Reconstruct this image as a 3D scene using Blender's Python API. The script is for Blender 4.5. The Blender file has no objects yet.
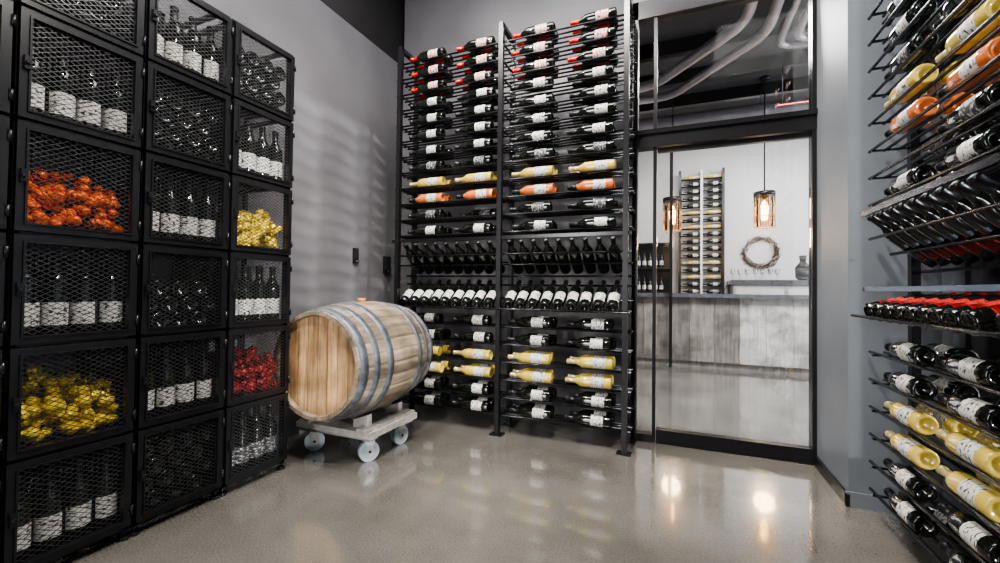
import bpy, math, random
from mathutils import Vector, Matrix
random.seed(7)
scene = bpy.context.scene
try:
    scene.view_settings.look = 'AgX - Medium High Contrast'
except Exception: pass

# ------------------------------------------------------------ materials
def newmat(name):
    m = bpy.data.materials.new(name); m.use_nodes = True
    nt = m.node_tree
    return m, nt, nt.nodes["Principled BSDF"]
def N(nt, t, **k):
    n = nt.nodes.new(t)
    for a, b in k.items(): setattr(n, a, b)
    return n
def simple(name, col, rough=0.5, metal=0.0, noise=0.0, nscale=20, bump=0.0, coat=0.0, spec=0.5, stretch=None):
    m, nt, p = newmat(name)
    p.inputs["Base Color"].default_value = (*col, 1)
    p.inputs["Roughness"].default_value = rough
    p.inputs["Metallic"].default_value = metal
    p.inputs["Coat Weight"].default_value = coat
    p.inputs["Specular IOR Level"].default_value = spec
    tc = N(nt, "ShaderNodeTexCoord"); mp = N(nt, "ShaderNodeMapping")
    if stretch: mp.inputs["Scale"].default_value = stretch
    nt.links.new(tc.outputs["Object"], mp.inputs[0])
    no = N(nt, "ShaderNodeTexNoise"); no.inputs["Scale"].default_value = nscale; no.inputs["Detail"].default_value = 5
    nt.links.new(mp.outputs[0], no.inputs[0])
    if noise > 0:
        r = N(nt, "ShaderNodeValToRGB")
        r.color_ramp.elements[0].position = 0.3; r.color_ramp.elements[1].position = 0.7
        r.color_ramp.elements[0].color = (*[c*(1-noise) for c in col], 1)
        r.color_ramp.elements[1].color = (*[min(1, c*(1+noise)) for c in col], 1)
        nt.links.new(no.outputs[0], r.inputs[0]); nt.links.new(r.outputs[0], p.inputs["Base Color"])
    if bump > 0:
        b = N(nt, "ShaderNodeBump"); b.inputs["Strength"].default_value = bump; b.inputs["Distance"].default_value = 0.01
        nt.links.new(no.outputs[0], b.inputs["Height"]); nt.links.new(b.outputs[0], p.inputs["Normal"])
    return m
def emis(name, col, s):
    m, nt, p = newmat(name)
    p.inputs["Emission Color"].default_value = (*col, 1); p.inputs["Emission Strength"].default_value = s
    p.inputs["Base Color"].default_value = (*col, 1)
    return m
def glassmat(name, tint=(1, 1, 1), refl=1.0, rough=0.0):
    m = bpy.data.materials.new(name); m.use_nodes = True
    nt = m.node_tree; nt.nodes.clear()
    o = N(nt, "ShaderNodeOutputMaterial"); mx = N(nt, "ShaderNodeMixShader")
    t = N(nt, "ShaderNodeBsdfTransparent"); t.inputs[0].default_value = (*tint, 1)
    g = N(nt, "ShaderNodeBsdfGlossy"); g.inputs["Roughness"].default_value = rough
    f = N(nt, "ShaderNodeFresnel"); f.inputs[0].default_value = 1.5
    mu = N(nt, "ShaderNodeMath", operation='MULTIPLY'); mu.inputs[1].default_value = refl
    nt.links.new(f.outputs[0], mu.inputs[0]); nt.links.new(mu.outputs[0], mx.inputs[0])
    nt.links.new(t.outputs[0], mx.inputs[1]); nt.links.new(g.outputs[0], mx.inputs[2]); nt.links.new(mx.outputs[0], o.inputs[0])
    return m

M = {}
M['wall'] = simple("grey_plaster", (0.15, 0.146, 0.157), 0.40, noise=0.10, nscale=3, bump=0.03)
M['wallblue'] = simple("blue_grey_plaster", (0.155, 0.17, 0.19), 0.42, noise=0.08, nscale=3)
M['dark'] = simple("dark_ceiling_paint", (0.014, 0.013, 0.014), 0.8, noise=0.1)
M['farceil'] = simple("grey_ceiling_paint", (0.05, 0.048, 0.055), 0.8, noise=0.15, nscale=4)
M['steel'] = simple("black_powdercoat", (0.014, 0.014, 0.016), 0.28, metal=0.3, noise=0.15, nscale=60)
M['rod'] = simple("black_rod_steel", (0.035, 0.035, 0.038), 0.22, metal=0.7, noise=0.1, nscale=60)
M['meshm'] = simple("expanded_metal", (0.09, 0.09, 0.095), 0.32, metal=0.7, noise=0.1, nscale=80)
M['bluebar'] = simple("blue_steel_bar", (0.09, 0.12, 0.17), 0.3, metal=0.5, noise=0.1)
M['glassd'] = simple("dark_bottle_glass", (0.006, 0.008, 0.006), 0.07, noise=0.2, coat=0.5)
M['glassg'] = simple("white_wine_glass", (0.62, 0.47, 0.10), 0.08, noise=0.15, nscale=30, coat=0.6)
M['glassr'] = simple("rose_wine_glass", (0.62, 0.17, 0.05), 0.08, noise=0.15, nscale=30, coat=0.6)
M['foilk'] = simple("black_foil", (0.015, 0.015, 0.018), 0.3, metal=0.3, noise=0.2)
M['foilr'] = simple("red_foil", (0.55, 0.02, 0.012), 0.25, metal=0.3, noise=0.2)
M['foily'] = simple("cream_foil", (0.6, 0.50, 0.25), 0.3, metal=0.4, noise=0.2)
M['foilgold'] = simple("crumpled_gold_foil", (0.85, 0.60, 0.07), 0.28, metal=0.4, noise=0.3, nscale=60, bump=1.0)
M['foilorange'] = simple("crumpled_orange_foil", (0.85, 0.13, 0.006), 0.3, metal=0.3, noise=0.3, nscale=60, bump=1.0)
M['foilcrim'] = simple("crumpled_crimson_foil", (0.22, 0.010, 0.012), 0.3, metal=0.3, noise=0.3, nscale=60, bump=1.0)
def labelmat(name, paper, ink, pos=.62):
    m, nt, p = newmat(name)
    uv = N(nt, "ShaderNodeUVMap"); mp = N(nt, "ShaderNodeMapping"); mp.inputs["Scale"].default_value = (13, 30, 1)
    no = N(nt, "ShaderNodeTexNoise"); no.inputs["Scale"].default_value = 1.0; no.inputs["Detail"].default_value = 1
    nt.links.new(uv.outputs[0], mp.inputs[0]); nt.links.new(mp.outputs[0], no.inputs[0])
    r = N(nt, "ShaderNodeValToRGB"); r.color_ramp.interpolation = 'CONSTANT'
    r.color_ramp.elements[0].color = (*paper, 1); r.color_ramp.elements[1].color = (*ink, 1); r.color_ramp.elements[1].position = pos
    nt.links.new(no.outputs[0], r.inputs[0]); nt.links.new(r.outputs[0], p.inputs["Base Color"])
    p.inputs["Roughness"].default_value = 0.5
    return m
M['labw'] = labelmat("paper_label", (0.66, 0.65, 0.62), (0.03, 0.03, 0.03), .59)
M['labr'] = labelmat("paper_label_red_print", (0.70, 0.66, 0.64), (0.5, 0.02, 0.02), .53)
M['labk'] = labelmat("dark_label", (0.05, 0.05, 0.055), (0.5, 0.5, 0.5), .58)
M['labred'] = labelmat("red_label", (0.6, 0.02, 0.015), (0.03, 0.03, 0.03))

def concrete():
    m, nt, p = newmat("polished_concrete")
    tc = N(nt, "ShaderNodeTexCoord")
    n1 = N(nt, "ShaderNodeTexNoise"); n1.inputs["Scale"].default_value = 1.8; n1.inputs["Detail"].default_value = 8
    n2 = N(nt, "ShaderNodeTexNoise"); n2.inputs["Scale"].default_value = 130; n2.inputs["Detail"].default_value = 3
    nt.links.new(tc.outputs["Object"], n1.inputs[0]); nt.links.new(tc.outputs["Object"], n2.inputs[0])
    r1 = N(nt, "ShaderNodeValToRGB"); r1.color_ramp.elements[0].position = .3; r1.color_ramp.elements[1].position = .7
    r1.color_ramp.elements[0].color = (0.100, 0.095, 0.085, 1); r1.color_ramp.elements[1].color = (0.185, 0.176, 0.160, 1)
    r2 = N(nt, "ShaderNodeValToRGB"); r2.color_ramp.elements[0].position = .35; r2.color_ramp.elements[1].position = .65
    r2.color_ramp.elements[0].color = (0.80, 0.80, 0.80, 1); r2.color_ramp.elements[1].color = (1.15, 1.15, 1.15, 1)
    mx = N(nt, "ShaderNodeMix", data_type='RGBA', blend_type='MULTIPLY'); mx.inputs[0].default_value = 1
    nt.links.new(n1.outputs[0], r1.inputs[0]); nt.links.new(n2.outputs[0], r2.inputs[0])
    nt.links.new(r1.outputs[0], mx.inputs[6]); nt.links.new(r2.outputs[0], mx.inputs[7])
    nt.links.new(mx.outputs[2], p.inputs["Base Color"])
    rr = N(nt, "ShaderNodeMapRange"); rr.inputs[3].default_value = 0.10; rr.inputs[4].default_value = 0.22
    nt.links.new(n1.outputs[0], rr.inputs[0]); nt.links.new(rr.outputs[0], p.inputs["Roughness"])
    p.inputs["Specular IOR Level"].default_value = 0.95
    p.inputs["Coat Weight"].default_value = 0.7; p.inputs["Coat Roughness"].default_value = 0.05; p.inputs["Coat IOR"].default_value = 1.58
    return m
M['floor'] = concrete()

def wood(name, c1, c2, stretch, useuv=True, rough=0.55, scale=1.0):
    m, nt, p = newmat(name)
    tc = N(nt, "ShaderNodeTexCoord"); mp = N(nt, "ShaderNodeMapping"); mp.inputs["Scale"].default_value = stretch
    nt.links.new(tc.outputs["Object"], mp.inputs[0])
    uv = N(nt, "ShaderNodeUVMap"); wn = N(nt, "ShaderNodeTexWhiteNoise", noise_dimensions='2D'); nt.links.new(uv.outputs[0], wn.inputs[0])
    no = N(nt, "ShaderNodeTexNoise", noise_dimensions='4D'); no.inputs["Scale"].default_value = scale; no.inputs["Detail"].default_value = 6
    ml = N(nt, "ShaderNodeMath", operation='MULTIPLY'); ml.inputs[1].default_value = 20
    nt.links.new(wn.outputs[0], ml.inputs[0]); nt.links.new(ml.outputs[0], no.inputs["W"])
    nt.links.new(mp.outputs[0], no.inputs[0])
    r = N(nt, "ShaderNodeValToRGB"); r.color_ramp.elements[0].position = .32; r.color_ramp.elements[1].position = .68
    r.color_ramp.elements[0].color = (*c1, 1); r.color_ramp.elements[1].color = (*c2, 1)
    nt.links.new(no.outputs[0], r.inputs[0])
    hs = N(nt, "ShaderNodeHueSaturation")
    mr = N(nt, "ShaderNodeMapRange"); mr.inputs[3].default_value = .72; mr.inputs[4].default_value = 1.2
    nt.links.new(wn.outputs[0], mr.inputs[0])
    st = N(nt, "ShaderNodeTexNoise"); st.inputs["Scale"].default_value = 6; st.inputs["Detail"].default_value = 5
    nt.links.new(tc.outputs["Object"], st.inputs[0])
    sr = N(nt, "ShaderNodeMapRange"); sr.inputs[1].default_value = .35; sr.inputs[2].default_value = .6; sr.inputs[3].default_value = .55; sr.inputs[4].default_value = 1.05
    nt.links.new(st.outputs[0], sr.inputs[0])
    mm = N(nt, "ShaderNodeMath", operation='MULTIPLY'); nt.links.new(mr.outputs[0], mm.inputs[0]); nt.links.new(sr.outputs[0], mm.inputs[1])
    nt.links.new(mm.outputs[0], hs.inputs["Value"])
    nt.links.new(r.outputs[0], hs.inputs["Color"]); nt.links.new(hs.outputs[0], p.inputs["Base Color"])
    p.inputs["Roughness"].default_value = rough
    b = N(nt, "ShaderNodeBump"); b.inputs["Strength"].default_value = .3; b.inputs["Distance"].default_value = .004
    nt.links.new(no.outputs[0], b.inputs["Height"]); nt.links.new(b.outputs[0], p.inputs["Normal"])
    return m
M['stave'] = wood("oak_staves", (0.17, 0.13, 0.09), (0.40, 0.33, 0.24), (45, 45, 4))
M['head'] = wood("oak_barrel_head", (0.30, 0.16, 0.07), (0.68, 0.45, 0.24), (50, 4, 50))
M['barwood'] = wood("weathered_bar_wood", (0.18, 0.16, 0.145), (0.36, 0.33, 0.30), (40, 40, 3))
M['barpale'] = wood("pale_bar_wood", (0.36, 0.35, 0.34), (0.56, 0.545, 0.53), (40, 40, 3))
M['hoop'] = simple("galvanised_hoop", (0.14, 0.155, 0.185), 0.5, metal=0.4, noise=0.35, nscale=25)
M['galv'] = simple("galvanised_duct", (0.32, 0.31, 0.34), 0.4, metal=0.4, noise=0.1, nscale=8)
M['dolly'] = simple("dolly_grey_board", (0.34, 0.32, 0.30), 0.6, noise=0.25, nscale=30)
M['tyre'] = simple("grey_caster_rubber", (0.30, 0.35, 0.39), 0.5, noise=0.1)
M['chrome'] = simple("zinc_bracket", (0.5, 0.5, 0.5), 0.3, metal=0.7, noise=0.1)
M['white'] = simple("white_paint", (0.64, 0.635, 0.645), 0.5, noise=0.03, nscale=4)
M['pale'] = simple("pale_stone", (0.45, 0.46, 0.48), 0.3, noise=0.15, nscale=8)
M['slab'] = simple("dark_bar_top", (0.10, 0.105, 0.12), 0.2, noise=0.2)
M['red'] = simple("sprinkler_red", (0.3, 0.02, 0.02), 0.5, noise=0.1)
M['brass'] = simple("aged_brass", (0.35, 0.22, 0.08), 0.3, metal=0.9, noise=0.2)
M['twig'] = simple("twig", (0.10, 0.065, 0.04), 0.8, noise=0.3, nscale=40)
M['bung'] = simple("silicone_bung", (0.75, 0.25, 0.05), 0.5, noise=0.1)
M['ceramic'] = simple("dark_ceramic", (0.03, 0.03, 0.03), 0.4, noise=0.1)
M['bulb'] = emis("warm_bulb", (1.0, 0.62, 0.28), 30)
M['screen'] = simple("control_glass", (0.02, 0.02, 0.025), 0.1, noise=0.1)
M['pane'] = glassmat("clear_pane", (0.93, 0.95, 0.96), 1.6)
M['paner'] = glassmat("partition_pane", (0.94, 0.95, 0.96), 2.4)
M['amber'] = glassmat("amber_shade", (1.0, 0.8, 0.6), 1.2, 0.05)

# ------------------------------------------------------------ mesh builder
class MB:
    def __init__(s): s.v = []; s.f = []; s.m = []; s.uv = []; s.sm = []; s.mats = []
    def mi(s, k):
        if k not in s.mats: s.mats.append(k)
        return s.mats.index(k)
    def face(s, idx, mat, uv=None, smooth=False):
        s.f.append(tuple(idx)); s.m.append(s.mi(mat)); s.sm.append(smooth)
        s.uv.extend(uv if uv else [(0.5, 0.5)]*len(idx))
    def box(s, a, b, mat, uvv=None):
        x0, x1 = sorted((a[0], b[0])); y0, y1 = sorted((a[1], b[1])); z0, z1 = sorted((a[2], b[2]))
        n = len(s.v)
        s.v += [(x0,y0,z0),(x1,y0,z0),(x1,y1,z0),(x0,y1,z0),(x0,y0,z1),(x1,y0,z1),(x1,y1,z1),(x0,y1,z1)]
        u = [uvv]*4 if uvv else None
        for q in ((0,3,2,1),(4,5,6,7),(0,1,5,4),(1,2,6,5),(2,3,7,6),(3,0,4,7)):
            s.face([n+i for i in q], mat, u)
    def cyl(s, p0, p1, r, mat, n=8, r1=None, caps=True, smooth=True):
        p0 = Vector(p0); p1 = Vector(p1); r1 = r if r1 is None else r1
        d = (p1-p0).normalized()
        a = d.orthogonal().normalized(); b = d.cross(a)
        k = len(s.v)
        for p, rr in ((p0, r), (p1, r1)):
            for i in range(n):
                t = 2*math.pi*i/n
                s.v.append(tuple(p + a*math.cos(t)*rr + b*math.sin(t)*rr))
        for i in range(n):
            j = (i+1) % n
            s.face([k+i, k+j, k+n+j, k+n+i], mat, None, smooth)
        if caps:
            s.face([k+i for i in range(n)][::-1], mat); s.face([k+n+i for i in range(n)], mat)
    def tmpl(s, T, mat4, mm):
        n = len(s.v); du = random.random()*7; dv = random.random()*7
        s.v += [tuple(mat4 @ v) for v in T['v']]
        for f, k, u in zip(T['f'], T['m'], T['uv']):
            s.face([n+i for i in f], mm.get(k, k), [(a+du, b+dv) for a, b in u], True)
    def path(s, pts, r, mat, n=10):
        P = [Vector(p) for p in pts]; out = [P[0]]
        for i in range(1, len(P)-1):
            a, b, c = P[i-1], P[i], P[i+1]
            q = min(max(r*4, .18), (a-b).length*.45, (c-b).length*.45)
            p1 = b+(a-b).normalized()*q; p2 = b+(c-b).normalized()*q
            for t in (0, .2, .4, .6, .8, 1): out.append(p1*(1-t)**2+b*2*t*(1-t)+p2*t*t)
        out.append(P[-1])
        for a, b in zip(out[:-1], out[1:]):
            if (b-a).length > 1e-5: s.cyl(a, b, r, mat, n, caps=False)
    def obj(s, name, parent=None, auto=True):
        me = bpy.data.meshes.new(name)
        me.from_pydata(s.v, [], s.f)
        for k in s.mats: me.materials.append(M[k])
        me.polygons.foreach_set("material_index", s.m)
        me.polygons.foreach_set("use_smooth", s.sm)
        uvl = me.uv_layers.new(name="UVMap")
        flat = [c for u in s.uv for c in u]
        uvl.data.foreach_set("uv", flat)
        me.update()
        o = bpy.data.objects.new(name, me); scene.collection.objects.link(o)
        if parent: o.parent = parent
        return o
def empty(name):
    e = bpy.data.objects.new(name, None); scene.collection.objects.link(e); e.empty_display_size = .1; return e
def boxobj(name, a, b, mat, bev=0, parent=None):
    mb = MB(); mb.box(a, b, mat); o = mb.obj(name, parent)
    if bev:
        m = o.modifiers.new("b", 'BEVEL'); m.width = bev; m.segments = 2
    return o

# bottle template: axis +Z, label towards +X
def bottle_T(neckfoil=.238, nseg=16, body=.038, lab=(.048, .128), fat=False):
    prof = [(0.001,.022),(.018,.014),(.030,.0),(body-.002,.002),(body,.008),(body,lab[0]),(body,lab[1]),(body,.178),(body*.93,.198),(.022,.222),(.0158,neckfoil),(.0150,.284),(.0172,.286),(.0172,.297),(.0135,.300),(.001,.300)]
    if fat: prof = [(0.001,.02),(.034,.0),(.042,.006),(.0445,.05),(.0445,.14),(.040,.17),(.029,.205),(.0225,.235),(.0205,.262),(.0225,.270),(.0225,.288),(.019,.300),(.010,.306),(.001,.307)]
    v = []; f = []; m = []; uv = []
    for r, z in prof:
        for i in range(nseg):
            t = 2*math.pi*i/nseg
            v.append(Vector((r*math.cos(t), r*math.sin(t), z)))
    for k in range(len(prof)-1):
        for i in range(nseg):
            j = (i+1) % nseg
            f.append((k*nseg+i, k*nseg+j, (k+1)*nseg+j, (k+1)*nseg+i))
            tm = 2*math.pi*(i+.5)/nseg; tm = (tm+math.pi) % (2*math.pi)-math.pi
            z0, z1 = prof[k][1], prof[k+1][1]
            if not fat and abs(z0-lab[0]) < 1e-6 and abs(tm) < 1.2: key = 'L'
            elif (not fat and z0 >= neckfoil-1e-6) or (fat and z0 > .135): key = 'F'
            else: key = 'G'
            m.append(key)
            u0 = i/nseg; u1 = (i+1)/nseg
            uv.append([(u0, z0*4), (u1, z0*4), (u1, z1*4), (u0, z1*4)])
    return dict(v=v, f=f, m=m, uv=uv)
BT = bottle_T(); BF = bottle_T(fat=True)
KINDS = {
 'red':  dict(G='glassd', F='foilr', L='labr'),
 'redt': dict(G='glassd', F='foilr', L='labred'),
 'dark': dict(G='glassd', F='foilk', L='labw'),
 'darkb':dict(G='glassd', F='foilk', L='labk'),
 'gold': dict(G='glassg', F='foily', L='labw'),
 'rose': dict(G='glassr', F='foilk', L='labw'),
 'redl': dict(G='glassd', F='foilr', L='labred'),
}
def place(mb, kind, base, axis, labdir, T=None, mm=None, sc=1.0):
    z = Vector(axis).normalized(); x = Vector(labdir); x = (x - z*x.dot(z)).normalized(); y = z.cross(x)
    mt = Matrix(((x.x,y.x,z.x,base[0]),(x.y,y.y,z.y,base[1]),(x.z,y.z,z.z,base[2]),(0,0,0,1))) @ Matrix.Scale(sc, 4)
    mb.tmpl(T or BT, mt, mm or KINDS[kind])

# ------------------------------------------------------------ room shell
XL, XR, YB, YG, YP, H = -2.38, 1.08, 3.32, 3.05, 2.52, 3.9
PX = .742
boxobj("floor", (-4.2, -2.6, -.1), (5.0, 9.0, 0), 'floor')
boxobj("wall_left", (XL-.12, -2.6, 0), (XL, YB+.1, 3.05), 'wall')
boxobj("wall_left_upper", (XL-.16, -2.6, 3.05), (XL-.04, YB+.1, H), 'dark')
boxobj("wall_back", (XL, YB, 0), (-.34, YB+.1, H), 'wall')
boxobj("wall_return", (-.34, YG-.02, 0), (-.30, YB+.1, H), 'steel')
boxobj("wall_pier", (PX, YP, 0), (XR+.12, YG+.12, H), 'wallblue')
boxobj("wall_front", (XL, -2.6, 0), (XR, -2.5, H), 'wall')
boxobj("wall_header", (-.30, YG-.02, 2.96), (PX, YG+.08, H), 'wall')
mb = MB()
wy0, wy1, wz0, wz1 = .2, 2.44, .25, 2.95
mb.box((XR, -2.6, 0), (XR+.12, wy0, H), 'wallblue'); mb.box((XR, wy1, 0), (XR+.12, YP, H), 'wallblue')
mb.box((XR, wy0, 0), (XR+.12, wy1, wz0), 'wallblue'); mb.box((XR, wy0, wz1), (XR+.12, wy1, H), 'wallblue')
mb.obj("wall_right")
mb = MB()
mb.box((XR+.04, wy0, wz0), (XR+.08, wy0+.04, wz1), 'steel'); mb.box((XR+.04, wy1-.04, wz0), (XR+.08, wy1, wz1), 'steel')
mb.box((XR+.04, wy0, wz0), (XR+.08, wy1, wz0+.04), 'steel'); mb.box((XR+.04, wy0, wz1-.04), (XR+.08, wy1, wz1), 'steel')
mb.box((XR+.055, wy0, wz0), (XR+.062, wy1, wz1), 'pane')
mb.obj("window_1")
boxobj("ceiling", (XL-.16, -2.6, H), (XR+.12, YG+.1, H+.1), 'dark')
boxobj("baseboard_right", (PX-.014, YP-.016, 0), (PX, YG-.03, .06), 'steel')
boxobj("baseboard_pier", (PX-.014, YP-.014, 0), (XR, YP-.001, .07), 'wallblue')

# glazed partition + door
mb = MB()
mb.box((-.30, YG-.03, 0), (-.262, YG+.05, 2.96), 'steel')
mb.box((PX-.022, YG-.03, 0), (PX, YG+.05, 2.96), 'steel')
mb.box((-.30, YG-.035, 1.96), (PX, YG+.055, 2.06), 'steel')
mb.box((-.30, YG-.05, 2.045), (PX, YG+.055, 2.075), 'rod')
mb.box((-.30, YG-.03, 2.84), (PX, YG+.05, 2.96), 'steel')
mb.box((-.162, YG-.02, 0), (-.140, YG+.02, 2.84), 'steel')
mb.box((-.262, YG-.03, 0), (-.162, YG+.05, .05), 'steel')
mb.obj("trim_1")
boxobj("window_2", (-.262, YG, .05), (-.162, YG+.01, 1.96), 'paner')
boxobj("window_3", (-.140, YG, 2.07), (PX-.022, YG+.01, 2.84), 'paner')
e = empty("door_1")
mb = MB(); mb.box((-.136, YG-.03, .005), (PX-.024, YG+.03, .09), 'steel'); mb.box((-.136, YG-.012, 1.925), (PX-.024, YG+.022, 1.955), 'steel')
mb.obj("door_rails", e)
boxobj("door_glass", (-.136, YG, .09), (PX-.024, YG+.01, 1.93), 'paner', parent=e)

# ------------------------------------------------------------ wine racks
def rack(name, P, ulen, nsec, postv, udir, vdir, feet=True):
    """P(u,v,z)->world ; u along rack, v depth (0 front)"""
    root = empty(name)
    fr = MB(); bo = MB()
    U = Vector(udir); V = Vector(vdir); Z = Vector((0,0,1))
    secw = ulen/nsec
    rows = [2.775-.122*i for i in range(12)] + [.775-.122*j for j in range(6)]
    kinds = ['red','red','red','dark','dark','dark','dark','darkb','gold','rose','darkb','dark','dark','dark','gold','gold','dark','dark']
    lo, hi = -.05, ulen+.035
    for ri, zc in enumerate(rows):
        for vc in (.055, .158):
            for dv in (-.026, .026):
                zr = zc-.0365
                fr.cyl(P(lo, vc+dv, zr), P(hi, vc+dv, zr), .0068, 'rod', 6)
        for k in range(nsec+1):
            a = P(k*secw-.006, .02, zc-.050); b = P(k*secw+.006, .20, zc-.043)
            fr.box(a, b, 'steel')
        for k in range(nsec):
            for c in range(2):
                cw = (secw-.04)/2
                for li, vc in enumerate((.055, .158)):
                    if li == 1 and random.random() < .10: continue
                    if li == 0 and ri in (10, 7) and random.random() < .2: continue
                    u1 = k*secw+.012+c*cw + cw/2+.15 + random.uniform(-.012, .012)
                    kd = kinds[ri]
                    if kd == 'red' and li == 1: kd = 'redt'
                    tilt = random.uniform(.15, .55)
                    place(bo, kd, P(u1, vc, zc), -U, -V+Z*tilt)
    n = int((secw-.06)/.083)
    isx = name.endswith('X'); rz = .035 if isx else .0
    for k in range(nsec):
        for i in range(n):
            u = k*secw+.045+.083/2-.015 + i*(secw-.06)/n
            ax = (-V*math.cos(.72)+Z*math.sin(.72))
            place(bo, 'dark' if not isx else 'darkb', P(u, .215, 1.135), ax, Z)
            ax2 = (V*math.cos(.62)+Z*math.sin(.62)) if not isx else (V*math.cos(.25)+Z*math.sin(.25))
            place(bo, 'redl' if isx else 'dark', P(u, -.02, .885+rz), ax2, Z-V)
    for (v, z) in ((.20, 1.095), (.245, 1.20), (.03, 1.245), (.105, 1.175), (-.035, .865+rz), (.035, .872+rz), (.16, .935), (.21, 1.03)):
        fr.cyl(P(lo, v, z), P(hi, v, z), .007, 'rod', 6)
    fr.box(P(lo, -.005, 1.345), P(hi, .012, 1.368), 'rod')
    for k in range(nsec+1):
        for v in postv:
            fr.box(P(k*secw-.016, v-.016, .008), P(k*secw+.016, v+.016, 2.86), 'steel')
            fr.box(P(k*secw-.045, v-.035, 0), P(k*secw+.045, v+.035, .008), 'steel')
        fr.box(P(k*secw-.016, postv[0], 2.83), P(k*secw+.016, postv[-1], 2.86), 'steel')
    fr.obj("rack_frame", root)
    b = bo.obj("wine_bottles", root)
    return root
bx0, bl = -1.995, 1.69
rack("wine_rack", lambda u, v, z: Vector((bx0+u, 2.74+v, z)), bl, 2, (.0, .225), (1,0,0), (0,1,0))
rB = rack("wine_rack_X", lambda u, v, z: Vector((.765+v, 2.38-u, z)), 1.69, 2, (.165,), (0,-1,0), (1,0,0))
rB.name = "wine_rack.001"
mb = MB(); mb.box((.765, .66, 1.010), (.79, 2.42, 1.028), 'bluebar'); mb.box((.765, 2.40, 1.010), (.95, 2.415, 1.028), 'bluebar')
mb.obj("display_bar", rB)

# ------------------------------------------------------------ lockers
def mesh_strips(mb, O, A, B, w, h, px=.030, py=.017, lw=.0028, mat='meshm'):
    O = Vector(O); A = Vector(A); B = Vector(B); k = py/px
    for sgn in (1, -1):
        c = -k*w if sgn == 1 else 0.0
        top = h if sgn == 1 else h+k*w
        while c < top:
            a0, a1 = 0.0, w
            if sgn == 1:
                if c < 0: a0 = -c/k
                if c + k*w > h: a1 = (h-c)/k
            else:
                if c > h: a0 = (c-h)/k
                if c - k*w < 0: a1 = c/k
            if a1-a0 > .002:
                b0 = c+sgn*k*a0; b1 = c+sgn*k*a1
                n = len(mb.v); d = lw/2
                mb.v += [tuple(O+A*a0+B*(b0-d)), tuple(O+A*a1+B*(b1-d)), tuple(O+A*a1+B*(b1+d)), tuple(O+A*a0+B*(b0+d))]
                mb.face((n, n+1, n+2, n+3), mat)
            c += py
CP, CW, Z0, XF, XBk = .372, .363, .05, -2.0, -2.355
plans = [
 ['std','std','std','std','pileG','std'],
 ['pileK','std','pileO','std','pileG','std'],
 ['std','pileK2','std','pileKs','std','pileK'],
 ['pileK','std','pileG','std','pileC','stdb'],
]
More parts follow.
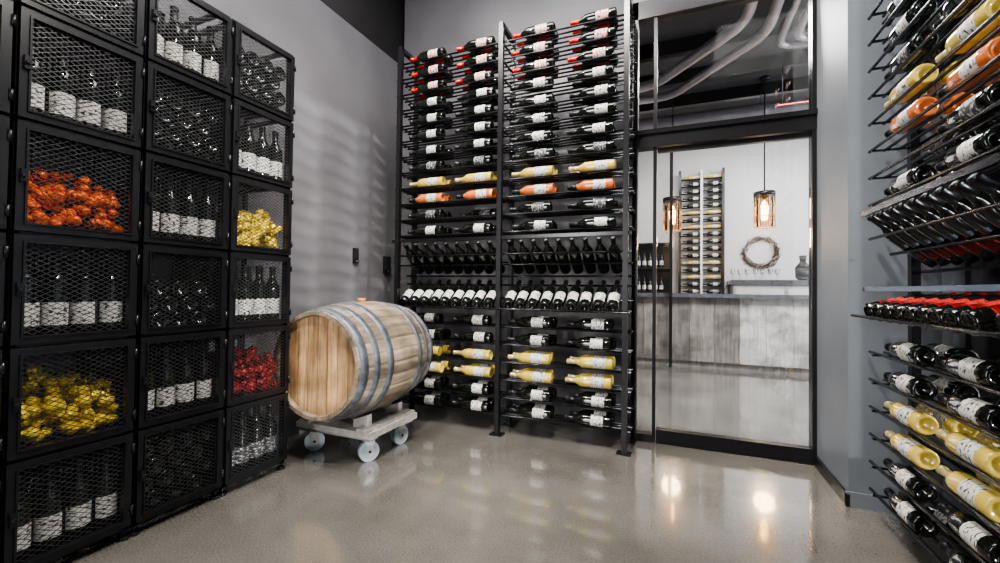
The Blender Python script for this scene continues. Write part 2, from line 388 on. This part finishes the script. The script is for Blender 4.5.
for ci in range(4):
    y0 = 1.755-CW*(4-ci)+.006; y1 = y0+CW-.012
    root = empty("wine_locker")
    fr = MB(); bo = MB()
    for x in (XF-.022, XBk):
        for y in (y0, y1-.022):
            fr.box((x, y, .03), (x+.022, y+.022, Z0+6*CP), 'steel')
            fr.cyl((x+.011, y+.011, 0), (x+.011, y+.011, .012), .02, 'steel', 10)
            fr.cyl((x+.011, y+.011, .01), (x+.011, y+.011, .035), .007, 'steel', 8)
    for r in range(7):
        z = Z0+r*CP
        for y in (y0+.022, y1-.022-.016):
            fr.box((XBk+.022, y-.02, z-.01), (XF-.022, y, z+.008), 'steel')
        for x in (XF-.022, XBk):
            fr.box((x, y0, z-.011), (x+.022, y1, z+.011), 'steel')
        mesh_strips(fr, (XBk+.02, y0+.02, z+.006), (0,1,0), (1,0,0), y1-y0-.04, XF-XBk-.04)
    for y in (y0+.004, y1-.004):
        mesh_strips(fr, (XBk+.02, y, Z0), (1,0,0), (0,0,1), XF-XBk-.04, 6*CP)
    for r in range(6):
        za = Z0+r*CP+.006; zb = za+CP-.012; ya = y0+.003; yb = y1-.003; x0 = XF+.002; x1 = XF+.02; w = .027
        fr.box((x0, ya, za), (x1, ya+w, zb), 'steel'); fr.box((x0, yb-w, za), (x1, yb, zb), 'steel')
        fr.box((x0, ya+w, za), (x1, yb-w, za+w), 'steel'); fr.box((x0, ya+w, zb-w), (x1, yb-w, zb), 'steel')
        l = .006
        fr.box((x1, ya+w-l, za+w-l), (x1+.006, ya+w, zb-w+l), 'steel'); fr.box((x1, yb-w, za+w-l), (x1+.006, yb-w+l, zb-w+l), 'steel')
        fr.box((x1, ya+w, za+w-l), (x1+.006, yb-w, za+w), 'steel'); fr.box((x1, ya+w, zb-w), (x1+.006, yb-w, zb-w+l), 'steel')
        mesh_strips(fr, (x0+.01, ya+w, za+w), (0,1,0), (0,0,1), yb-ya-2*w, zb-za-2*w)
        for hz in (za+.06, zb-.06): fr.cyl((x1+.002, yb+.001, hz-.018), (x1+.002, yb+.001, hz+.018), .006, 'steel', 8)
        fr.box((x1, ya+.008, (za+zb)/2-.022), (x1+.012, ya+.024, (za+zb)/2+.022), 'steel')
        fr.cyl((x1+.01, ya+.016, (za+zb)/2), (x1+.022, ya+.016, (za+zb)/2), .007, 'steel', 8)
    cy = (y0+y1)/2
    for r in range(6):
        zf = Z0+r*CP+.012
        t = plans[ci][5-r]
        if t.startswith('std'):
            kd = 'darkb' if t == 'stdb' else 'dark'
            for a in range(4):
                for b in range(3):
                    an = random.uniform(-.5, .5)
                    place(bo, kd, (XF-.055-b*.095, cy+(a-1.5)*.080+random.uniform(-.001,.001), zf), (0,0,1), (math.cos(an)+.2, math.sin(an)-.35, 0))
        else:
            if t == 'pileG': mm = dict(G='glassd', F='foilgold')
            elif t == 'pileO': mm = dict(G='glassd', F='foilorange')
            elif t == 'pileC': mm = dict(G='glassd', F='foilcrim')
            else: mm = None
            if mm:
                for lay, cnt in enumerate((3, 2)):
                    for a in range(cnt):
                        yy = cy+(a-(cnt-1)/2)*.094
                        place(bo, '', (XBk+.025, yy, zf+.0445+lay*.078), (1, 0, .02), (0,0,1), BF, mm)
                for q in range(190):
                    fx = XF-.035-random.random()**1.5*.24; fy = cy+random.uniform(-.150, .150)
                    hz = zf+.02+random.random()*(.215*(1-abs(fy-cy)*1.6)) * (1 if fx < XF-.06 else .8)
                    d = Vector((random.uniform(.3,1), random.uniform(-.8,.8), random.uniform(-.3,.6))).normalized()
                    p = Vector((fx, fy, hz))-d*.03; F = mm['F']
                    bo.cyl(p, p+d*.018, .013, F, 9, .022); bo.cyl(p+d*.018, p+d*.034, .022, F, 9, .019); bo.cyl(p+d*.034, p+d*.042, .019, F, 9, .008)
            else:
                for lay, cnt in enumerate((3, 4, 3, 4)):
                    for a in range(cnt):
                        yy = cy+(a-(cnt-1)/2)*.081
                        if t == 'pileKs' and lay > 2: continue
                        place(bo, 'dark' if t == 'pileK2' else 'darkb', (XF-.02-random.random()*.01, yy, zf+.04+lay*.069), (-1, 0, 0), (0,0,1))
    fr.obj("locker_frame", root); bo.obj("stored_bottles", root)

# ------------------------------------------------------------ barrel
def barrel():
    mb = MB(); L = .78; R1 = .345; R0 = .298; ns = 30; sub = 5; nz = 20
    def rad(z):
        t = z/(L/2); return R0+(R1-R0)*(1-t*t)
    zs = [-L/2+L*i/nz for i in range(nz+1)]
    tot = ns*sub
    base = len(mb.v)
    for z in zs:
        for i in range(tot):
            k = i % sub
            g = .0035 if k == 0 else 0
            t = 2*math.pi*i/tot; r = rad(z)-g
            mb.v.append((r*math.cos(t), r*math.sin(t), z))
    for a in range(nz):
        for i in range(tot):
            j = (i+1) % tot; st = i//sub
            u = (st*1.37+.5, .5)
            mb.face((base+a*tot+i, base+a*tot+j, base+(a+1)*tot+j, base+(a+1)*tot+i), 'stave', [u]*4, False)
    for sg in (-1, 1):
        z = sg*L/2; zi = sg*(L/2-.03); n = len(mb.v); ri = R0-.02; q = 60
        for (r, zz) in ((R0, z), (ri, z), (ri-.004, zi)):
            for i in range(q):
                t = 2*math.pi*i/q; mb.v.append((r*math.cos(t), r*math.sin(t), zz))
        for k in range(2):
            for i in range(q):
                j = (i+1) % q
                f = (n+k*q+i, n+k*q+j, n+(k+1)*q+j, n+(k+1)*q+i)
                mb.face(f if sg < 0 else f[::-1], 'stave', [((i//2)*1.37+.5, .5)]*4)
        npl = 8; rr = ri-.003
        for p in range(npl):
            x0 = -rr+2*rr*p/npl+.0012; x1 = -rr+2*rr*(p+1)/npl-.0012
            ts = [x0+(x1-x0)*s/6 for s in range(7)]
            top = [(x, math.sqrt(max(rr*rr-x*x, 0)), zi+sg*.004) for x in ts]
            bot = [(x, -math.sqrt(max(rr*rr-x*x, 0)), zi+sg*.004) for x in ts]
            n = len(mb.v); mb.v += bot+top[::-1]
            f = list(range(n, n+14))
            if sg < 0: f = f[::-1]
            mb.face(f, 'head', [(p*2.13+.5, .5)]*14)
        n = len(mb.v)
        for i in range(q):
            t = 2*math.pi*i/q; mb.v.append((rr*math.cos(t), rr*math.sin(t), zi))
        mb.face(range(n, n+q) if sg > 0 else list(range(n, n+q))[::-1], 'ceramic')
    for a, b in ((.012, .062), (.105, .145), (.205, .255)):
        for sg in (-1, 1):
            q = 72; n = len(mb.v)
            z1 = sg*(L/2-a); z2 = sg*(L/2-b); th = .0035
            for (z, d) in ((z1, -.001), (z1, th), (z2, th), (z2, -.001)):
                for i in range(q):
                    t = 2*math.pi*i/q; r = rad(z)+d; mb.v.append((r*math.cos(t), r*math.sin(t), z))
            for k in range(3):
                for i in range(q):
                    j = (i+1) % q; f = (n+k*q+i, n+k*q+j, n+(k+1)*q+j, n+(k+1)*q+i)
                    mb.face(f if sg < 0 else f[::-1], 'hoop', None, True)
            for w in range(2):
                t = 1.0+w*.07; zz = (z1+z2)/2; r = rad(zz)+th
                mb.cyl((r*math.cos(t), r*math.sin(t), zz), ((r+.004)*math.cos(t), (r+.004)*math.sin(t), zz), .006, 'hoop', 8)
    mb.cyl((0, R1-.004, 0), (0, R1+.018, 0), .022, 'bung', 16, .026)
    return mb.obj("wine_barrel")
b = barrel()
b.rotation_euler = (math.radians(90), 0, math.radians(2))
b.location = (-1.855, 2.18, .222+.345)

# dolly
mb = MB()
dx0, dx1, dy0, dy1 = -2.14, -1.58, 1.95, 2.41
mb.box((dx0, dy0, .150), (dx1, dy1, .185), 'dolly')
for x in (dx0+.02, dx1-.10): mb.box((x, dy0, .185), (x+.08, dy1, .2), 'dolly')
for y in (dy0+.02, dy1-.09): mb.box((dx0+.02, y, .132), (dx1-.02, y+.07, .150), 'chrome')
for y in (dy0+.06, dy1-.10):
    cx = -1.855
    for x0, x1 in ((cx-.20, cx-.10), (cx+.10, cx+.20)):
        s = 1 if x0 > cx else -1
        xi = x0 if s > 0 else x1; xo = x1 if s > 0 else x0
        n = len(mb.v)
        zi = .197+.029; zo = .197+.066
        mb.v += [(xi,y,.185),(xo,y,.185),(xo,y,zo),(xi,y,zi),(xi,y+.04,.185),(xo,y+.04,.185),(xo,y+.04,zo),(xi,y+.04,zi)]
        for q in ((0,1,2,3),(4,7,6,5),(0,4,5,1),(1,5,6,2),(2,6,7,3),(3,7,4,0)): mb.face([n+i for i in q], 'dolly')
for (x, y, an) in ((-2.06, 2.02, .5), (-1.65, 2.02, .75), (-1.65, 2.32, 1.1), (-2.06, 2.33, .2)):
    an -= 1.3
    a = Vector((math.cos(an), math.sin(an), 0)); c = Vector((x, y, .058))
    mb.cyl(c-a*.018, c+a*.018, .058, 'tyre', 24)
    mb.cyl(c-a*.021, c+a*.021, .030, 'chrome', 16)
    mb.cyl(c-a*.027, c+a*.027, .008, 'steel', 8)
    t = Vector((0,0,1)); f = a.cross(t)
    for s in (-1, 1):
        n = len(mb.v); o = c+a*s*.024
        mb.v += [tuple(o-f*.012-t*.01), tuple(o+f*.012-t*.01), tuple(o+f*.03+t*.066), tuple(o-f*.03+t*.066)]
        mb.face((n, n+1, n+2, n+3), 'chrome')
    mb.cyl((x, y, .119), (x, y, .134), .036, 'chrome', 16)
mb.obj("barrel_dolly")

# wall controls
for nm, y, z, w, h in (("wall_thermostat", 2.68, 1.25, .05, .12), ("wall_thermostat", 3.06, 1.20, .085, .15)):
    mb = MB(); mb.box((XL, y, z-h/2), (XL+.022, y+w, z+h/2), 'steel'); mb.box((XL+.022, y+.006, z-h/2+.03), (XL+.026, y+w-.006, z+h/2-.008), 'screen')
    mb.cyl((XL+.022, y+w/2, z-h/2+.016), (XL+.028, y+w/2, z-h/2+.016), .006, 'chrome', 10)
    o = mb.obj(nm); m = o.modifiers.new("b", 'BEVEL'); m.width = .002

# ------------------------------------------------------------ far room
FH = 3.8
boxobj("wall_far", (-4.2, 8.8, 0), (5, 8.9, FH), 'white')
boxobj("wall_far_left", (-4.2, YB+.1, 0), (-4.1, 8.8, FH), 'white')
boxobj("wall_far_right", (4.9, YG+.12, 0), (5, 8.8, FH), 'white')
boxobj("wall_far_near_left", (-4.2, YB+.0, 0), (XL-.12, YB+.1, FH), 'wall')
boxobj("wall_far_near_right", (XR+.12, YG, 0), (5, YG+.12, FH), 'wall')
boxobj("ceiling_far", (-4.2, YG+.1, FH), (5, 8.9, FH+.1), 'farceil')
root = empty("bar_counter"); mb = MB()
x = -2.2
while x < 3.6:
    pale = x > .45
    mb.box((x, 6.25, .08), (x+.288, 6.28, .92), 'barpale' if pale else 'barwood', (x*3.1, .5)); x += .292
mb.box((-2.2, 6.28, 0), (3.6, 6.85, .92), 'barwood'); mb.box((-2.2, 6.30, 0), (3.6, 6.31, .08), 'steel')
mb.box((-2.25, 6.18, .92), (3.65, 6.90, .97), 'slab')
mb.obj("counter_body", root)
def stemglass(mb, x, y, z, s=1.0):
    mb.cyl((x,y,z), (x,y,z+.004*s), .034*s, 'paner', 12); mb.cyl((x,y,z+.004*s), (x,y,z+.09*s), .004*s, 'paner', 6)
    mb.cyl((x,y,z+.09*s), (x,y,z+.13*s), .012*s, 'white', 12, .038*s, False); mb.cyl((x,y,z+.13*s), (x,y,z+.19*s), .038*s, 'paner', 12, .03*s, False)
mb = MB()
for i in range(7): stemglass(mb, .85+i*.11, 8.25+random.random()*.15, 1.2)
mb.obj("wine_glasses")
mb = MB(); bx, by = 1.85, 8.3
mb.cyl((bx,by,1.2),(bx,by,1.24),.06,'ceramic',14,.10); mb.cyl((bx,by,1.24),(bx,by,1.40),.10,'ceramic',14,.11); mb.cyl((bx,by,1.40),(bx,by,1.50),.11,'ceramic',14,.04); mb.cyl((bx,by,1.5),(bx,by,1.6),.04,'ceramic',14,.055)
mb.obj("ceramic_vase")
mb = MB(); mb.box((.84, 8.15, 0), (3.2, 8.75, 1.12), 'pale'); mb.box((.80, 8.1, 1.12), (3.24, 8.78, 1.2), 'slab')
for i in range(3): mb.box((.88+i*.74, 8.13, .1), (1.56+i*.74, 8.15, 1.06), 'white')
mb.obj("back_cabinet")
root = empty("bottle_display"); fr = MB(); bo = MB()
tx0, tx1 = .04, .70
fr.box((tx0, 8.70, .0), (tx1, 8.74, 3.2), 'white')
for x in (tx0-.05, tx1, (tx0+tx1)/2-.02): fr.box((x, 8.50, 0), (x+.04, 8.70, 3.2), 'steel' if x < 0 or x > .6 else 'white')
z = .35
while z < 3.1:
    for v in (8.55, 8.61): fr.cyl((tx0-.04, v, z-.037), (tx1+.04, v, z-.037), .007, 'rod', 6)
    for c in range(2): place(bo, 'dark' if int(z*10) % 3 else 'gold', (tx0+.02+c*.325+.30, 8.58, z), (-1,0,0), (0,-1,.3))
    z += .13
fr.obj("display_frame", root); bo.obj("display_bottles", root)
root = empty("back_bar_shelf"); fr = MB(); bo = MB()
fr.box((-2.2, 8.2, 0), (-.12, 8.7, .95), 'barwood'); 
for z in (.95, 1.40, 1.85): fr.box((-2.2, 8.35, z), (-.12, 8.7, z+.03), 'steel')
fr.box((-2.2, 8.68, .95), (-.12, 8.7, 1.88), 'steel')
for x in (-2.2, -1.15, -.15): fr.box((x, 8.35, .95), (x+.03, 8.7, 1.88), 'steel')
for z in (.98, 1.43):
    x = -2.1
    while x < -.2:
        if abs(x+1.15) > .07: place(bo, 'dark', (x, 8.45, z), (0,0,1), (0,-1,0))
        x += .1
fr.obj("shelf_frame", root); bo.obj("shelf_bottles", root)
mb = MB(); wc = Vector((1.33, 8.797, 1.70))
for i in range(170):
    t = random.random()*2*math.pi; r = .25+random.uniform(-.05, .05); dt = random.uniform(.25, .6); r2 = .25+random.uniform(-.06, .075)
    p = wc+Vector((math.cos(t)*r, random.uniform(-.05, 0), math.sin(t)*r)); q = wc+Vector((math.cos(t+dt)*r2, random.uniform(-.05, 0), math.sin(t+dt)*r2))
    mb.cyl(p, q, .006, 'twig', 5, .002)
mb.obj("twig_wreath")
for x in (-.09, 1.02):
    root = empty("pendant_lamp"); mb = MB(); y = 6.45; zt = 2.30; zb = 1.84
    mb.cyl((x,y,zt), (x,y,FH), .008, 'steel', 6); mb.cyl((x,y,FH-.03), (x,y,FH), .06, 'steel', 16)
    mb.cyl((x,y,zt-.05), (x,y,zt), .125, 'steel', 20); mb.cyl((x,y,zt-.12), (x,y,zt-.05), .03, 'brass', 12)
    for k in range(12):
        t = 2*math.pi*k/12; c, s = math.cos(t)*.118, math.sin(t)*.118
        mb.cyl((x+c,y+s,zb), (x+c,y+s,zt-.05), .005, 'brass', 5)
    for zz in (zb, zb+.14, zb+.28):
        for k in range(16):
            t = 2*math.pi*k/16; t2 = 2*math.pi*(k+1)/16
            mb.cyl((x+math.cos(t)*.118,y+math.sin(t)*.118,zz),(x+math.cos(t2)*.118,y+math.sin(t2)*.118,zz),.006,'brass',5)
    mb.cyl((x,y,zb+.02), (x,y,zt-.055), .10, 'amber', 20, None, False)
    mb.cyl((x,y,zb+.10), (x,y,zb+.26), .035, 'bulb', 12, .045); mb.cyl((x,y,zb+.26), (x,y,zt-.12), .045, 'bulb', 12, .02)
    mb.obj("shade", root)
    l = bpy.data.lights.new("pendant_glow", 'POINT'); l.energy = 25; l.color = (1, .7, .4); l.shadow_soft_size = .12
    lo = bpy.data.objects.new("pendant_glow", l); lo.location = (x, y, zb-.15); scene.collection.objects.link(lo); lo.parent = root
# ceiling services
mb = MB()
mb.path([(-3.9, 5.4, 3.45), (-.3, 5.4, 3.45), (.55, 4.4, 3.45), (.55, 3.3, 3.45)], .055, 'galv', 16)
mb.path([(-3.9, 5.7, 3.42), (-.1, 5.7, 3.42), (.75, 4.6, 3.42), (.75, 3.3, 3.42)], .045, 'galv', 16)
for i in range(4):
    xx = .92+i*.12
    mb.path([(xx, 3.3, 3.5-.02*i), (xx, 5.1-.13*i, 3.5-.02*i), (4.8, 5.1-.13*i, 3.5-.02*i)], .032, 'galv', 12)
mb.path([(-3.9, 6.6, 3.40), (4.8, 6.6, 3.40)], .12, 'galv', 16)
mb.path([(.95, 5.3, 2.98), (4.8, 5.3, 2.98)], .009, 'red', 8)
for xx in (1.0, 2, 4): mb.cyl((xx, 5.3, 2.98), (xx, 5.3, FH), .005, 'steel', 6)
for xx in (-3, -1, 1, 3):
    mb.cyl((xx, 6.6, 3.5), (xx, 6.6, FH), .006, 'steel', 6)
for i in range(7): mb.box((-4.1, 3.6+i*.75, FH-.16), (4.9, 3.68+i*.75, FH), 'steel')
mb.obj("ceiling_ductwork")
boxobj("steel_post", (-.12, 6.10, 0), (-.08, 6.14, 2.9), 'steel')

# ------------------------------------------------------------ lights
def area(name, loc, size, energy, col=(1,1,1), target=None, sy=None, spread=None):
    l = bpy.data.lights.new(name, 'AREA'); l.energy = energy; l.size = size; l.color = col
    if sy: l.shape = 'RECTANGLE'; l.size_y = sy
    if spread: l.spread = spread
    o = bpy.data.objects.new(name, l); o.location = loc; scene.collection.objects.link(o)
    if target: o.rotation_euler = (Vector(target)-Vector(loc)).to_track_quat('-Z', 'Y').to_euler()
    return o
def spot(name, loc, target, energy, ang=60, col=(1,.93,.84), r=.04, blend=.6):
    l = bpy.data.lights.new(name, 'SPOT'); l.energy = energy; l.spot_size = math.radians(ang); l.color = col; l.shadow_soft_size = r; l.spot_blend = blend
    o = bpy.data.objects.new(name, l); o.location = loc; scene.collection.objects.link(o)
    o.rotation_euler = (Vector(target)-Vector(loc)).to_track_quat('-Z', 'Y').to_euler(); return o
area("ceiling_fill", (-.7, 2.0, 3.85), 2.6, 105, (1.0, .97, .95), sy=.8)  # overhead area fill, added to light the room; no panel fixture here
area("front_fill", (-1.80, -2.45, 1.7), .9, 130, (1.0, .98, .97), target=(-1.80, 0, 1.6), sy=2.4)  # added fill behind the camera for overall brightness; wall_front has no window
spot("added_spot", (-1.6, 1.2, 3.7), (-1.5, 3.0, 1.3), 230, 75)  # unseen spots added for highlights on racks, lockers and barrel; no track
spot("added_spot", (-.5, 1.2, 3.7), (-.7, 3.0, 1.2), 230, 75)
spot("added_spot", (-.5, .6, 3.7), (-2.1, 1.2, .9), 260, 80)
spot("added_spot", (-.3, 1.0, 2.9), (-2.1, 1.0, .5), 100, 80)
spot("added_spot", (-.6, 1.4, 3.7), (-1.75, 2.1, .5), 90, 50)
spot("added_spot", (-.4, 1.3, 3.7), (.9, 1.9, 1.2), 280, 80)
spot("wall_washer", (.30, 2.78, 3.75), (.742, 2.85, 2.2), 150, 50, (1, .80, .60))
area("daylight_window_far", (4.7, 6.0, 2.0), 3.0, 320, (.95, .98, 1.0), target=(-1, 6, 1.2), sy=2.6)
area("far_ceiling_light", (1, 4.6, 3.3), 1.4, 330, (1, .97, .94), sy=1.0)
area("far_wall_wash", (.9, 7.6, 3.25), 3.0, 55, (1, .97, .94), target=(.9, 8.8, 1.4), sy=.3)
s = bpy.data.lights.new("sun", 'SUN'); s.energy = 5.0; s.angle = math.radians(1.6); s.color = (1, .95, .90)
so = bpy.data.objects.new("sun", s); scene.collection.objects.link(so); so.location = (6, 0, 4)
so.rotation_euler = Vector((-3.44, 1.25, -.60)).to_track_quat('-Z', 'Y').to_euler()
w = bpy.data.worlds.new("sky"); scene.world = w; w.use_nodes = True
bg = w.node_tree.nodes["Background"]; bg.inputs[0].default_value = (.76, .86, 1.0, 1); bg.inputs[1].default_value = 2.4

# ------------------------------------------------------------ camera
cam = bpy.data.cameras.new("camera"); co = bpy.data.objects.new("camera", cam); scene.collection.objects.link(co)
cam.sensor_width = 36; cam.lens = 430/1000*36; cam.clip_start = .02
R = Matrix.Rotation(math.radians(22.6), 4, 'Z') @ Matrix.Rotation(math.radians(90+1.0), 4, 'X') @ Matrix.Rotation(math.radians(.7), 4, 'Z')
co.matrix_world = Matrix.Translation((0, 0, 1.0)) @ R
scene.camera = co
